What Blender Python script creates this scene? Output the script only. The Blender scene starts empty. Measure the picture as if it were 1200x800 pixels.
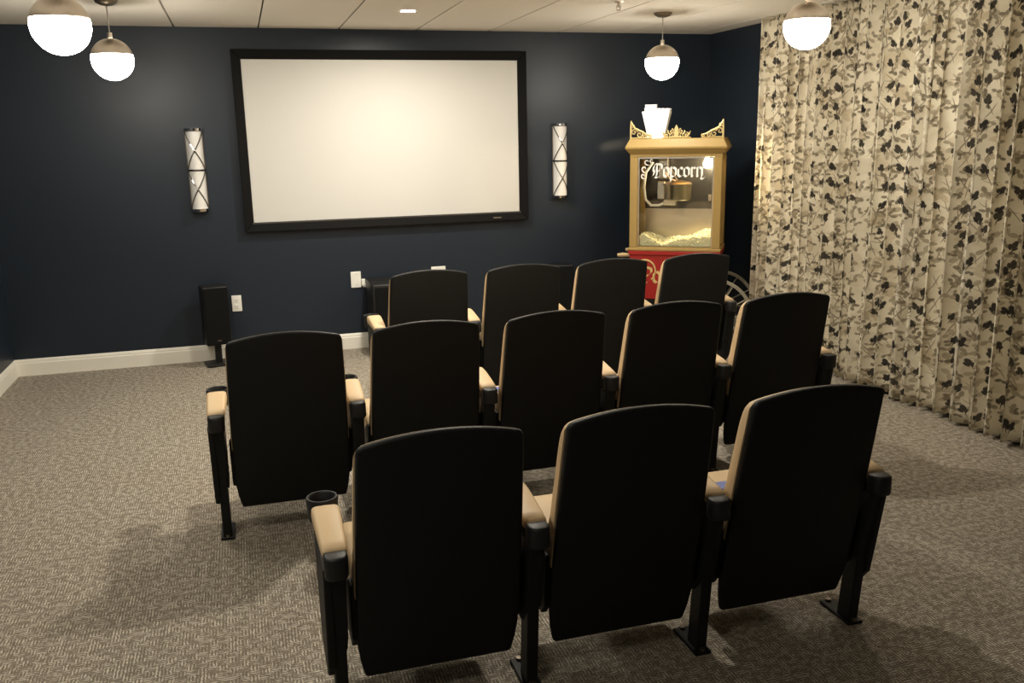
import bpy, bmesh, math, random
from mathutils import Vector, Matrix
random.seed(7)
PI = math.pi
S = bpy.context.scene
COL = S.collection

# ------------------------------------------------------------------ camera, world, exposure
cam_d = bpy.data.cameras.new('camera')
cam = bpy.data.objects.new('camera', cam_d); COL.objects.link(cam)
RX = Vector((0.95721, -0.28878, -0.01898)); UP = Vector((0.08267, 0.21000, 0.97420)); FW = Vector((0.27734, 0.93408, -0.22489))
CP = Vector((0.6808, -7.4345, 1.7290))
cam.matrix_world = Matrix(((RX.x, UP.x, -FW.x, CP.x), (RX.y, UP.y, -FW.y, CP.y), (RX.z, UP.z, -FW.z, CP.z), (0, 0, 0, 1)))
cam_d.sensor_fit = 'HORIZONTAL'; cam_d.sensor_width = 36.0
cam_d.lens = 36.0 * 1044.92 / 1200.0
cam_d.clip_start = 0.05
S.camera = cam
W = bpy.data.worlds.new('world'); S.world = W; W.use_nodes = True
W.node_tree.nodes['Background'].inputs[0].default_value = (1.0, 0.86, 0.68, 1)
W.node_tree.nodes['Background'].inputs[1].default_value = 0.02
S.view_settings.view_transform = 'Standard'; S.view_settings.look = 'None'
S.view_settings.gamma = 1.0; S.view_settings.use_curve_mapping = False
S.view_settings.exposure = 0.86
GLOBE_EMIT = 34.0
DOWN_EMIT = 1150.0
LIGHT_COL = (1.0, 0.925, 0.785)

# ------------------------------------------------------------------ node helpers
class NT:
    """small wrapper to write shader maths in python"""
    def __init__(s, name):
        s.m = bpy.data.materials.new(name); s.m.use_nodes = True
        s.t = s.m.node_tree; s.n = s.t.nodes; s.bsdf = s.n['Principled BSDF']
    def new(s, typ, **kw):
        n = s.n.new(typ)
        for k, v in kw.items(): setattr(n, k, v)
        return n
    def put(s, sock, v):
        if hasattr(v, 'is_output') or isinstance(v, bpy.types.NodeSocket): s.t.links.new(v, sock)
        else:
            try: sock.default_value = v
            except Exception: sock.default_value = (*v, 1) if len(v) == 3 else v
    def math(s, op, a, b=0.0, c=0.0):
        n = s.new('ShaderNodeMath', operation=op)
        s.put(n.inputs[0], a); s.put(n.inputs[1], b); s.put(n.inputs[2], c)
        return n.outputs[0]
    def vmath(s, op, a, b=(0, 0, 0), scale=None):
        n = s.new('ShaderNodeVectorMath', operation=op)
        s.put(n.inputs[0], a); s.put(n.inputs[1], b)
        if scale is not None: n.inputs['Scale'].default_value = scale
        return n.outputs[0]
    def sep(s, v):
        n = s.new('ShaderNodeSeparateXYZ'); s.put(n.inputs[0], v); return n.outputs
    def comb(s, x, y, z=0.0):
        n = s.new('ShaderNodeCombineXYZ'); s.put(n.inputs[0], x); s.put(n.inputs[1], y); s.put(n.inputs[2], z); return n.outputs[0]
    def mix(s, f, a, b):
        n = s.new('ShaderNodeMix', data_type='RGBA'); s.put(n.inputs[0], f); s.put(n.inputs[6], a); s.put(n.inputs[7], b); return n.outputs[2]
    def noise(s, v, scale, detail=2.0, rough=0.5):
        n = s.new('ShaderNodeTexNoise'); s.put(n.inputs['Vector'], v)
        n.inputs['Scale'].default_value = scale; n.inputs['Detail'].default_value = detail; n.inputs['Roughness'].default_value = rough
        return n.outputs[0]
    def noisec(s, v, scale, detail=2.0):
        n = s.new('ShaderNodeTexNoise'); s.put(n.inputs['Vector'], v)
        n.inputs['Scale'].default_value = scale; n.inputs['Detail'].default_value = detail
        return n.outputs[1]
    def ramp(s, f, lo, hi):
        n = s.new('ShaderNodeMapRange'); s.put(n.inputs[0], f); n.inputs[1].default_value = lo; n.inputs[2].default_value = hi
        return n.outputs[0]
    def bump(s, h, strength=0.3, dist=0.002):
        n = s.new('ShaderNodeBump'); n.inputs['Strength'].default_value = strength; n.inputs['Distance'].default_value = dist
        s.put(n.inputs['Height'], h); s.t.links.new(n.outputs[0], s.bsdf.inputs['Normal'])
    def obj(s): return s.new('ShaderNodeTexCoord').outputs['Object']
    def uv(s): return s.new('ShaderNodeTexCoord').outputs['UV']

def simple(name, col, rough=0.5, metal=0.0, spec=0.5, var=0.0, vscale=20.0, bump=0.0, bscale=200.0, emit=None, estr=0.0, bdist=0.001):
    t = NT(name); b = t.bsdf
    b.inputs['Roughness'].default_value = rough; b.inputs['Metallic'].default_value = metal
    b.inputs['Specular IOR Level'].default_value = spec
    o = t.obj()
    if var > 0:
        f = t.noise(o, vscale, 3)
        lo = tuple(c * (1 - var) for c in col); hi = tuple(min(1, c * (1 + var)) for c in col)
        t.put(b.inputs['Base Color'], t.mix(f, lo, hi))
    else:
        b.inputs['Base Color'].default_value = (*col, 1)
    if bump > 0: t.bump(t.noise(o, bscale, 2), bump, bdist)
    if emit: b.inputs['Emission Color'].default_value = (*emit, 1); b.inputs['Emission Strength'].default_value = estr
    return t.m

M = {}
M['navy'] = simple('navy_paint', (0.0135, 0.0205, 0.0320), 0.42, var=0.05, vscale=2.0, bump=0.12, bscale=260, spec=0.36)
M['tile'] = simple('ceiling_tile_fibre', (0.77, 0.73, 0.66), 0.9, var=0.03, vscale=40, bump=0.15, bscale=150, spec=0.1)
M['seam'] = simple('ceiling_seam', (0.10, 0.085, 0.065), 0.9, spec=0.1)
M['trimwhite'] = simple('white_trim_paint', (0.84, 0.81, 0.73), 0.4, var=0.03, vscale=8)
M['plate'] = simple('white_plastic', (0.80, 0.79, 0.74), 0.35, var=0.02)
M['screen'] = simple('projection_fabric', (0.58, 0.57, 0.545), 0.75, var=0.01, vscale=3, spec=0.2)
M['velvet'] = simple('black_frame_velvet', (0.005, 0.0048, 0.005), 0.7, spec=0.12, bump=0.1, bscale=600)
M['litlip'] = simple('lit_lip_grey', (0.045, 0.042, 0.038), 0.4)  # lighter grey that paints the lit look of the frame's lower bevel
M['black_plastic'] = simple('black_seat_plastic', (0.0100, 0.0103, 0.0105), 0.55, spec=0.20, bump=0.15, bscale=700, bdist=0.0004)
M['black_arm'] = simple('black_arm_plastic', (0.014, 0.014, 0.015), 0.5, spec=0.35)
M['black_steel'] = simple('black_steel', (0.008, 0.008, 0.008), 0.5, spec=0.25)
M['vinyl'] = simple('tan_vinyl', (0.59, 0.435, 0.255), 0.5, var=0.05, vscale=12, bump=0.2, bscale=350, bdist=0.0006, spec=0.35)
M['bolt'] = simple('bolt_steel', (0.55, 0.53, 0.5), 0.3, 1.0)
M['blue'] = simple('blue_label', (0.11, 0.15, 0.42), 0.5)
M['nickel'] = simple('brushed_nickel', (0.62, 0.55, 0.47), 0.34, 1.0, var=0.06, vscale=30)
M['bronze'] = simple('dark_nickel', (0.24, 0.20, 0.16), 0.38, 0.9)
M['cord'] = simple('grey_cord', (0.42, 0.39, 0.35), 0.5)
M['globe'] = simple('lit_opal_glass', (0.9, 0.88, 0.82), 0.3, emit=LIGHT_COL, estr=GLOBE_EMIT)
M['downlight'] = simple('lit_downlight_lens', (0.9, 0.88, 0.82), 0.3, emit=LIGHT_COL, estr=DOWN_EMIT)
M['bulb'] = simple('lit_bulb', (0.9, 0.88, 0.82), 0.3, emit=(1.0, 0.80, 0.50), estr=360.0)
M['sconce_shade'] = simple('white_sconce_shade', (0.74, 0.73, 0.71), 0.45, var=0.02)
M['chrome'] = simple('dark_chrome', (0.28, 0.27, 0.27), 0.16, 1.0)
M['chrome_bright'] = simple('bright_chrome', (0.75, 0.74, 0.73), 0.12, 1.0)
M['gold'] = simple('gold_paint', (0.34, 0.225, 0.068), 0.55, 0.0, var=0.06, vscale=14)
M['goldcast'] = simple('cast_gold', (0.60, 0.47, 0.22), 0.4, 0.55, var=0.08, vscale=30)
M['red'] = simple('red_enamel', (0.30, 0.012, 0.012), 0.35, var=0.05, vscale=5)
M['goldink'] = simple('gold_lettering', (0.58, 0.42, 0.16), 0.5)
M['whiteink'] = simple('white_lettering', (0.85, 0.84, 0.82), 0.5)
M['steel'] = simple('stainless_steel', (0.66, 0.63, 0.58), 0.28, 1.0, var=0.05, vscale=10)
M['darkpanel'] = simple('dark_mirror_panel', (0.018, 0.017, 0.016), 0.25, 0.0)
M['copper'] = simple('kettle_lid_metal', (0.62, 0.47, 0.33), 0.3, 1.0)
M['paper'] = simple('white_paper', (0.92, 0.92, 0.95), 0.6, spec=0.2)
M['popcorn'] = simple('popcorn', (0.97, 0.89, 0.62), 0.7, var=0.12, vscale=60, spec=0.2)
M['wood'] = simple('pale_handle_wood', (0.45, 0.33, 0.17), 0.5, var=0.15, vscale=18)
M['wheelgrey'] = simple('wheel_cream_paint', (0.26, 0.235, 0.18), 0.5, var=0.05)
M['speaker'] = simple('black_speaker', (0.010, 0.010, 0.010), 0.45, spec=0.3)
M['grille'] = simple('black_grille_cloth', (0.007, 0.007, 0.007), 0.85, spec=0.1, bump=0.3, bscale=900)
M['gloss_black'] = simple('gloss_black', (0.008, 0.008, 0.008), 0.12)

def glass_mat():
    t = NT('clear_pane'); b = t.bsdf; out = t.n['Material Output']
    tr = t.new('ShaderNodeBsdfTransparent'); tr.inputs[0].default_value = (0.96, 0.97, 0.96, 1)
    gl = t.new('ShaderNodeBsdfGlossy'); gl.inputs['Roughness'].default_value = 0.03
    fr = t.new('ShaderNodeFresnel'); fr.inputs[0].default_value = 1.45
    mx = t.new('ShaderNodeMixShader')
    t.t.links.new(fr.outputs[0], mx.inputs[0]); t.t.links.new(tr.outputs[0], mx.inputs[1]); t.t.links.new(gl.outputs[0], mx.inputs[2])
    t.t.links.new(mx.outputs[0], out.inputs[0]); t.n.remove(b)
    return t.m
M['glass'] = glass_mat()

def carpet_mat():
    t = NT('woven_loop_carpet'); o = t.obj()
    wob = t.vmath('SUBTRACT', t.noisec(o, 75, 2), (0.5, 0.5, 0.5))
    p = t.vmath('ADD', o, t.vmath('SCALE', wob, scale=0.012))
    c = t.sep(p); CELL = 0.034; N = 3.0
    u = t.math('DIVIDE', c[0], CELL); v = t.math('DIVIDE', c[1], CELL)
    fu = t.math('FLOOR', u); fv = t.math('FLOOR', v)
    # irregular choice of weave direction in every cell
    wn = t.new('ShaderNodeTexWhiteNoise', noise_dimensions='2D'); t.put(wn.inputs['Vector'], t.comb(fu, fv)); rnd = wn.outputs[0]
    par = t.math('MODULO', t.math('ADD', t.math('ABSOLUTE', fu), t.math('ABSOLUTE', fv)), 2.0)
    par = t.math('GREATER_THAN', t.math('ADD', t.math('MULTIPLY', par, 0.5), t.math('MULTIPLY', rnd, 0.62)), 0.55)
    su = t.math('FRACT', t.math('MULTIPLY', u, N)); sv = t.math('FRACT', t.math('MULTIPLY', v, N))
    tri = lambda x: t.math('MULTIPLY', t.math('ABSOLUTE', t.math('SUBTRACT', x, 0.5)), 2.0)
    a = tri(su); b2 = tri(sv)
    ln = t.math('ADD', t.math('MULTIPLY', a, par), t.math('MULTIPLY', b2, t.math('SUBTRACT', 1.0, par)))
    yarn = t.ramp(ln, 0.75, 0.25)
    fine = t.noise(o, 130, 2); blot = t.noise(o, 38, 2); big = t.noise(o, 1.3, 2)
    dark = t.math('MULTIPLY', t.ramp(blot, 0.40, 0.58), t.ramp(fine, 0.3, 0.55))
    f = t.math('MULTIPLY', yarn, t.math('SUBTRACT', 1.0, t.math('MULTIPLY', dark, 0.95)))
    f = t.math('ADD', f, t.math('MULTIPLY', t.math('SUBTRACT', fine, 0.5), 0.5))
    col = t.mix(f, (0.165, 0.140, 0.108), (0.60, 0.55, 0.465))
    col = t.mix(t.ramp(big, 0.35, 0.65), col, t.mix(0.10, col, (0.24, 0.16, 0.10)))
    t.put(t.bsdf.inputs['Base Color'], col); t.bsdf.inputs['Roughness'].default_value = 0.95
    t.bsdf.inputs['Specular IOR Level'].default_value = 0.1
    t.bump(f, 0.6, 0.003)
    return t.m
M['carpet'] = carpet_mat()

def curtain_mat():
    t = NT('magnolia_print_fabric'); uv = t.uv()
    wv = t.vmath('SUBTRACT', t.noisec(uv, 11, 1), (0.5, 0.5, 0.5))
    P = t.vmath('ADD', uv, t.vmath('SCALE', wv, scale=0.020))
    base = t.mix(t.ramp(t.noise(uv, 5, 3), 0.35, 0.65), (0.80, 0.74, 0.60), (0.62, 0.555, 0.42))
    def cells(scale, off):
        q = t.vmath('ADD', t.vmath('SCALE', P, scale=scale), off)
        vo = t.new('ShaderNodeTexVoronoi', voronoi_dimensions='2D', feature='F1'); t.put(vo.inputs['Vector'], q)
        vo.inputs['Scale'].default_value = 1.0; vo.inputs['Randomness'].default_value = 0.38
        loc = t.vmath('SUBTRACT', q, vo.outputs['Position'])
        r = t.sep(vo.outputs['Color'])
        l = t.sep(loc)
        return l[0], l[1], r
    def ell(x, y, ang, cx, cy, a, b, tip=0.25):
        """elliptic leaf mask: 1 inside"""
        if isinstance(ang, (int, float)): ca, sa = math.cos(ang), math.sin(ang)
        else: ca = t.math('COSINE', ang); sa = t.math('SINE', ang)
        xr = t.math('ADD', t.math('MULTIPLY', x, ca), t.math('MULTIPLY', y, sa))
        yr = t.math('SUBTRACT', t.math('MULTIPLY', y, ca), t.math('MULTIPLY', x, sa))
        ex = t.math('DIVIDE', t.math('SUBTRACT', xr, cx), a); ey = t.math('DIVIDE', t.math('SUBTRACT', yr, cy), b)
        # pointed tip
        ey = t.math('MULTIPLY', ey, t.math('ADD', 1.0, t.math('MULTIPLY', t.math('ABSOLUTE', ex), tip)))
        d = t.math('ADD', t.math('MULTIPLY', ex, ex), t.math('MULTIPLY', ey, ey))
        return t.ramp(d, 1.25, 0.75)
    mx = lambda *a: a[0] if len(a) == 1 else t.math('MAXIMUM', a[0], mx(*a[1:]))
    col = base
    wash = t.noise(uv, 60, 2)
    # large pale petals
    for sc, off, c1, c2 in ((5.0, (3.1, 7.7, 0), (0.82, 0.77, 0.62), (0.46, 0.37, 0.24)), (6.2, (12.1, 1.7, 0), (0.52, 0.43, 0.29), (0.84, 0.79, 0.64))):
        x, y, r = cells(sc, off); ang = t.math('MULTIPLY', r[0], 6.28)
        m = mx(ell(x, y, ang, 0.18, 0.0, 0.22, 0.12), ell(x, y, t.math('ADD', ang, 1.3), 0.17, 0.0, 0.21, 0.11), ell(x, y, t.math('ADD', ang, 2.6), 0.15, 0.0, 0.19, 0.10))
        col = t.mix(t.math('MULTIPLY', m, t.math('ADD', 0.30, t.math('MULTIPLY', wash, 0.9))), col, t.mix(r[1], c1, c2))
    # thin twigs
    for sc, off in ((5.0, (11.3, 2.2, 0)), (7.0, (1.9, 5.4, 0))):
        x, y, r = cells(sc, off); ang = t.math('ADD', 0.8, t.math('MULTIPLY', r[0], 1.5))
        m = mx(ell(x, y, ang, 0.0, 0.03, 0.40, 0.020), ell(x, y, t.math('ADD', ang, 0.7), 0.1, 0.0, 0.22, 0.015))
        col = t.mix(t.math('MULTIPLY', m, 0.75), col, (0.19, 0.15, 0.10))
    # watercolour leaves: taupe, brown, charcoal
    for sc, off, c1, c2, th in ((8.4, (0.3, 0.9, 0), (0.47, 0.41, 0.30), (0.36, 0.30, 0.21), 0.15), (9.6, (5.3, 4.1, 0), (0.42, 0.36, 0.26), (0.30, 0.25, 0.17), 0.25),
                                (11.0, (8.3, 1.1, 0), (0.34, 0.29, 0.20), (0.20, 0.165, 0.11), 0.3), (12.5, (2.2, 9.4, 0), (0.27, 0.23, 0.16), (0.14, 0.115, 0.08), 0.35), (14.0, (7.2, 3.4, 0), (0.22, 0.18, 0.12), (0.12, 0.10, 0.07), 0.45)):
        x, y, r = cells(sc, off); ang = t.math('MULTIPLY', r[0], 6.28)
        m = mx(ell(x, y, ang, 0.15, 0.0, 0.18, 0.120, 0.1), ell(x, y, t.math('ADD', ang, 2.3), 0.17, 0.0, 0.15, 0.100, 0.1), ell(x, y, ang, -0.02, 0.0, 0.33, 0.012))
        m = t.math('MULTIPLY', m, t.math('GREATER_THAN', r[1], th))
        col = t.mix(t.math('MULTIPLY', m, t.math('ADD', 0.60, t.math('MULTIPLY', wash, 0.55))), col, t.mix(r[2], c1, c2))
    # black magnolia buds: upright oval petals, one or two with a side leaf
    for sc, off, th in ((8.0, (2.7, 3.3, 0), 0.12), (9.4, (9.1, 6.3, 0), 0.52)):
        x, y, r = cells(sc, off); ang = t.math('ADD', 1.05, t.math('MULTIPLY', r[0], 1.1))
        m = mx(ell(x, y, ang, 0.07, 0.0, 0.19, 0.092, 0.0), ell(x, y, t.math('ADD', ang, 0.30), -0.01, 0.10, 0.13, 0.062, 0.0), ell(x, y, t.math('ADD', ang, -0.5), -0.06, -0.10, 0.11, 0.045, 0.0), ell(x, y, ang, -0.2, 0.0, 0.2, 0.015, 0.0))
        m = t.math('MULTIPLY', m, t.math('GREATER_THAN', r[1], th))
        col = t.mix(t.math('MULTIPLY', m, 0.97), col, t.mix(r[2], (0.012, 0.011, 0.010), (0.050, 0.042, 0.033)))
    t.put(t.bsdf.inputs['Base Color'], col); t.bsdf.inputs['Roughness'].default_value = 0.75
    t.bsdf.inputs['Specular IOR Level'].default_value = 0.25
    t.bsdf.inputs['Sheen Weight'].default_value = 0.15
    t.bump(t.noise(uv, 900, 1), 0.15, 0.0005)
    return t.m
M['curtain'] = curtain_mat()

# ------------------------------------------------------------------ mesh helpers
class MB:
    def __init__(s): s.v = []; s.f = []
    def add(s, vs, fs):
        o = len(s.v); s.v += [tuple(v) for v in vs]; s.f += [tuple(i + o for i in f) for f in fs]; return s
    def box(s, c, d, rot=None, taper=1.0):
        x, y, z = d[0] / 2, d[1] / 2, d[2] / 2
        vs = [Vector((sx * x * (taper if sz > 0 else 1), sy * y * (taper if sz > 0 else 1), sz * z)) for sz in (-1, 1) for sy in (-1, 1) for sx in (-1, 1)]
        if rot is not None: vs = [rot @ v for v in vs]
        return s.add([v + Vector(c) for v in vs], [(0, 2, 3, 1), (4, 5, 7, 6), (0, 1, 5, 4), (2, 6, 7, 3), (0, 4, 6, 2), (1, 3, 7, 5)])
    def cyl(s, p0, p1, r0, r1=None, n=16, cap=True):
        r1 = r0 if r1 is None else r1; p0 = Vector(p0); p1 = Vector(p1); d = (p1 - p0).normalized()
        a = d.orthogonal().normalized(); b = d.cross(a); vs = []
        for p, r in ((p0, r0), (p1, r1)):
            for i in range(n):
                t = 2 * PI * i / n; vs.append(p + a * math.cos(t) * r + b * math.sin(t) * r)
        fs = [(i, (i + 1) % n, n + (i + 1) % n, n + i) for i in range(n)]
        if cap: fs += [tuple(range(n))[::-1], tuple(range(n, 2 * n))]
        return s.add(vs, fs)
    def lathe(s, prof, n=24, c=(0, 0, 0), closed=False):
        vs = []; fs = []; k = len(prof)
        for r, z in prof:
            for i in range(n):
                t = 2 * PI * i / n; vs.append((c[0] + r * math.cos(t), c[1] + r * math.sin(t), c[2] + z))
        rng = k if closed else k - 1
        for j in range(rng):
            j2 = (j + 1) % k
            for i in range(n): fs.append((j * n + i, j * n + (i + 1) % n, j2 * n + (i + 1) % n, j2 * n + i))
        return s.add(vs, fs)
    def tube(s, pts, r, n=8, closed=False, flat=None):
        pts = [Vector(p) for p in pts]; k = len(pts); vs = []; fs = []; up = None
        for i, p in enumerate(pts):
            d = (pts[(i + 1) % k] - pts[i - 1]) if closed else (pts[min(i + 1, k - 1)] - pts[max(i - 1, 0)])
            d.normalize()
            if up is None: up = d.orthogonal().normalized()
            a = (up - d * up.dot(d)); a = a.normalized() if a.length > 1e-6 else d.orthogonal().normalized(); up = a; b = d.cross(a)
            rr = r[i] if isinstance(r, (list, tuple)) else r
            for j in range(n):
                t = 2 * PI * j / n; vs.append(p + a * math.cos(t) * rr + b * math.sin(t) * rr)
        for i in range(k if closed else k - 1):
            i2 = (i + 1) % k
            for j in range(n): fs.append((i * n + j, i * n + (j + 1) % n, i2 * n + (j + 1) % n, i2 * n + j))
        if not closed: fs += [tuple(range(n))[::-1], tuple(range((k - 1) * n, k * n))]
        return s.add(vs, fs)
    def prism(s, pts, fn0, fn1):
        """closed outline pts (2D) lofted between mapping fn0 and fn1"""
        n = len(pts); vs = [fn0(*p) for p in pts] + [fn1(*p) for p in pts]
        return s.add(vs, [tuple(range(n))[::-1], tuple(range(n, 2 * n))] + [(i, (i + 1) % n, n + (i + 1) % n, n + i) for i in range(n)])
    def mesh(s, name, mat, bevel=0.0, seg=2, smooth=False, doubles=False, angle=35):
        bm = bmesh.new(); me = bpy.data.meshes.new(name)
        bv = [bm.verts.new(v) for v in s.v]
        for f in s.f:
            try: bm.faces.new([bv[i] for i in f])
            except ValueError: pass
        if doubles: bmesh.ops.remove_doubles(bm, verts=bm.verts, dist=1e-5)
        bmesh.ops.recalc_face_normals(bm, faces=bm.faces)
        if bevel > 0:
            es = [e for e in bm.edges if len(e.link_faces) == 2 and e.calc_face_angle(0) > math.radians(angle)]
            bmesh.ops.bevel(bm, geom=es, offset=bevel, segments=seg, profile=0.5, affect='EDGES', clamp_overlap=True)
        if smooth:
            for f in bm.faces: f.smooth = True
        bm.to_mesh(me); bm.free()
        if smooth:
            try: me.set_sharp_from_angle(angle=math.radians(50))
            except Exception: pass
        me.materials.append(M[mat]); return me
def link(name, me, parent=None, loc=None, rotz=0.0):
    o = bpy.data.objects.new(name, me); COL.objects.link(o)
    if parent: o.parent = parent
    if loc: o.location = loc
    if rotz: o.rotation_euler = (0, 0, rotz)
    return o
def part(name, mb, mat, parent=None, **kw): return link(name, mb.mesh(name, mat, **kw), parent)
def tag(o, label, cat, group=None, kind=None):
    o['label'] = label
    if cat: o['category'] = cat
    if group: o['group'] = group
    if kind: o['kind'] = kind
    return o
def thing(name, label, cat, loc=(0, 0, 0), rotz=0.0, group=None):
    return tag(link(name, None, None, loc, rotz), label, cat, group)
def struct(o, label=None):
    o['kind'] = 'structure'
    if label: o['label'] = label
    return o

# ------------------------------------------------------------------ room shell
XL, XR, H, YB = -1.081, 4.784, 2.568, -9.2
def wallbox(name, c, d, label):
    return struct(part(name, MB().box(c, d), 'navy'), label)
wallbox('wall_front', ((XL + XR) / 2, 0.06, H / 2), (XR - XL + 0.4, 0.12, H + 0.1), 'dark navy painted wall behind the projection screen')
wallbox('wall_left', (XL - 0.06, YB / 2, H / 2), (0.12, -YB + 0.2, H + 0.1), 'dark navy side wall opposite the curtains')
wallbox('wall_right', (XR + 0.06, YB / 2, H / 2), (0.12, -YB + 0.2, H + 0.1), 'dark navy side wall behind the patterned curtains')
wallbox('wall_back', ((XL + XR) / 2, YB - 0.06, H / 2), (XR - XL + 0.4, 0.12, H + 0.1), 'dark navy wall behind the seats')
struct(part('floor', MB().box(((XL + XR) / 2, YB / 2, -0.03), (XR - XL + 0.2, -YB + 0.2, 0.06)), 'carpet'), 'taupe woven loop carpet floor')
ceil = struct(part('ceiling', MB().box(((XL + XR) / 2, YB / 2, H + 0.045), (XR - XL + 0.2, -YB + 0.2, 0.05)), 'seam'), 'beige panel ceiling with dark seams')
xs = [0.3022 + 0.61 * k for k in range(-3, 9)]
xs = [max(XL, xs[0])] + [x for x in xs[1:] if XL + 0.05 < x < XR - 0.03] + [XR]
ys = [0.0, -1.66]
while ys[-1] > YB: ys.append(ys[-1] - 1.22)
ys[-1] = YB
tcache = {}
for i in range(len(xs) - 1):
    for j in range(len(ys) - 1):
        w = xs[i + 1] - xs[i] - 0.011; d = ys[j] - ys[j + 1] - 0.003
        k = (round(w, 3), round(d, 3))
        if k not in tcache: tcache[k] = MB().box((0, 0, 0.010), (w, d, 0.020)).mesh('ceiling_tile', 'tile', bevel=0.002, seg=1)
        link('ceiling_tile', tcache[k], ceil, ((xs[i] + xs[i + 1]) / 2, (ys[j] + ys[j + 1]) / 2, H))
# baseboards with a moulded top
BP = [(0, 0), (0.016, 0), (0.016, 0.096), (0.012, 0.104), (0.012, 0.114), (0.006, 0.128), (0, 0.130)]
def baseboard(name, a, b, nrm, label):
    a = Vector(a); b = Vector(b); nrm = Vector(nrm)
    mb = MB().prism(BP, lambda t, z: a + nrm * t + Vector((0, 0, z)), lambda t, z: b + nrm * t + Vector((0, 0, z)))
    return struct(part(name, mb, 'trimwhite'), label)
baseboard('baseboard_front', (XL, 0, 0), (XR, 0, 0), (0, -1, 0), 'white moulded baseboard under the screen wall')
baseboard('baseboard_left', (XL, 0, 0), (XL, YB, 0), (1, 0, 0), 'white moulded baseboard of the side wall')
baseboard('baseboard_right', (XR, 0, 0), (XR, YB, 0), (-1, 0, 0), 'white moulded baseboard behind the curtains')

# ------------------------------------------------------------------ projection screen
scr = thing('projection_screen', 'large blank white projection screen in a black frame on the navy wall', 'screen', (1.866, 0, 1.015))
ix0, ix1, iz0, iz1 = 0.7614 - 1.866, 2.9702 - 1.866, 1.0937 - 1.015, 2.336 - 1.015
part('screen_surface', MB().box(((ix0 + ix1) / 2, -0.022, (iz0 + iz1) / 2), (ix1 - ix0 + 0.02, 0.012, iz1 - iz0 + 0.02)), 'screen', scr)
fw = 0.072
def frame_bar(p0, p1, q0, q1):
    # inner edge p0-p1, outer edge q0-q1 (x,z); bevelled towards the picture
    mb = MB(); vs = []
    for (x, z), y in ((p0, 0), (p1, 0), (q1, 0), (q0, 0)): vs.append((x, -0.003, z))
    for (x, z), f in ((p0, 0), (p1, 0), (q1, 1), (q0, 1)): vs.append((x, -0.036 if not f else -0.060, z))
    mb.add(vs, [(0, 1, 2, 3), (7, 6, 5, 4), (0, 4, 5, 1), (1, 5, 6, 2), (2, 6, 7, 3), (3, 7, 4, 0)])
    part('frame_bar', mb, 'velvet', scr, bevel=0.003, seg=1)
I = [(ix0, iz0), (ix1, iz0), (ix1, iz1), (ix0, iz1)]
O = [(ix0 - fw, iz0 - fw), (ix1 + fw, iz0 - fw), (ix1 + fw, iz1 + fw), (ix0 - fw, iz1 + fw)]
for k in range(4): frame_bar(I[k], I[(k + 1) % 4], O[k], O[(k + 1) % 4])
part('painted_lit_lip', MB().box(((ix0 + ix1) / 2, -0.034, iz0 - 0.006), (ix1 - ix0 + 0.03, 0.012, 0.010)), 'litlip', scr)  # grey bar: light caught by the lower bevel, put in as colour
bd = MB()
for k in range(6): bd.box((2.7615 - 1.866 + (k - 2.5) * 0.012, -0.0625, iz0 - 0.045), (0.008, 0.004, 0.011))
part('maker_badge', bd, 'bolt', scr)

# ------------------------------------------------------------------ wall sconces
def sconce(x, z0, label, tilt=0.0):
    t = thing('wall_sconce', label, 'wall lamp', (x, 0, z0), 0, 'wall sconces beside the screen')
    w, h, d = 0.058, 0.63, 0.085
    part('back_plate', MB().box((0, -0.008, h / 2), (0.130, 0.012, h)), 'bronze', t, bevel=0.003, seg=1)
    def arc(r, dd, n=14): return [(r * math.cos(PI + PI * k / n), dd * math.sin(PI + PI * k / n)) for k in range(n + 1)]
    a = arc(w, d - 0.014)
    part('shade', MB().prism(a, lambda x, y: (x, y - 0.014, 0.02), lambda x, y: (x, y - 0.014, h - 0.02)), 'sconce_shade', t, smooth=True)
    b = arc(w + 0.013, d)
    for za, zb in ((0, 0.022), (h - 0.022, h)):
        part('end_cap', MB().prism(b, lambda x, y: (x, y - 0.013, za), lambda x, y: (x, y - 0.013, zb)), 'chrome_bright', t, bevel=0.002, seg=1, angle=60)
    def on(th, z, off=0.003): return ((w + off) * math.cos(th), (d - 0.014 + off) * math.sin(th) - 0.014, z)
    part('middle_band', MB().tube([on(PI + PI * k / 14, h / 2) for k in range(15)], 0.007, 6), 'chrome', t)
    for za, zb in ((0.022, h / 2), (h / 2, h - 0.022)):
        for sgn in (0, 1):
            pts = []
            for k in range(13):
                u = k / 12; th = PI + PI * (0.06 + 0.88 * u); z = za + (zb - za) * (u if sgn else 1 - u); pts.append(on(th, z))
            part('cross_strap', MB().tube(pts, 0.0050, 6), 'chrome', t)
        part('rosette', MB().lathe([(0.0001, 0.006), (0.007, 0.004), (0.008, 0), (0.0001, -0.002)], 10, on(1.5 * PI, (za + zb) / 2, 0.006)), 'chrome_bright', t, smooth=True)
    return t
sconce(0.370, 1.200, 'unlit white sconce with crossed straps, above the slim speaker and duplex outlet')
sconce(3.346, 1.194, 'unlit white sconce with crossed straps, between the screen and the popcorn machine')

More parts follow.
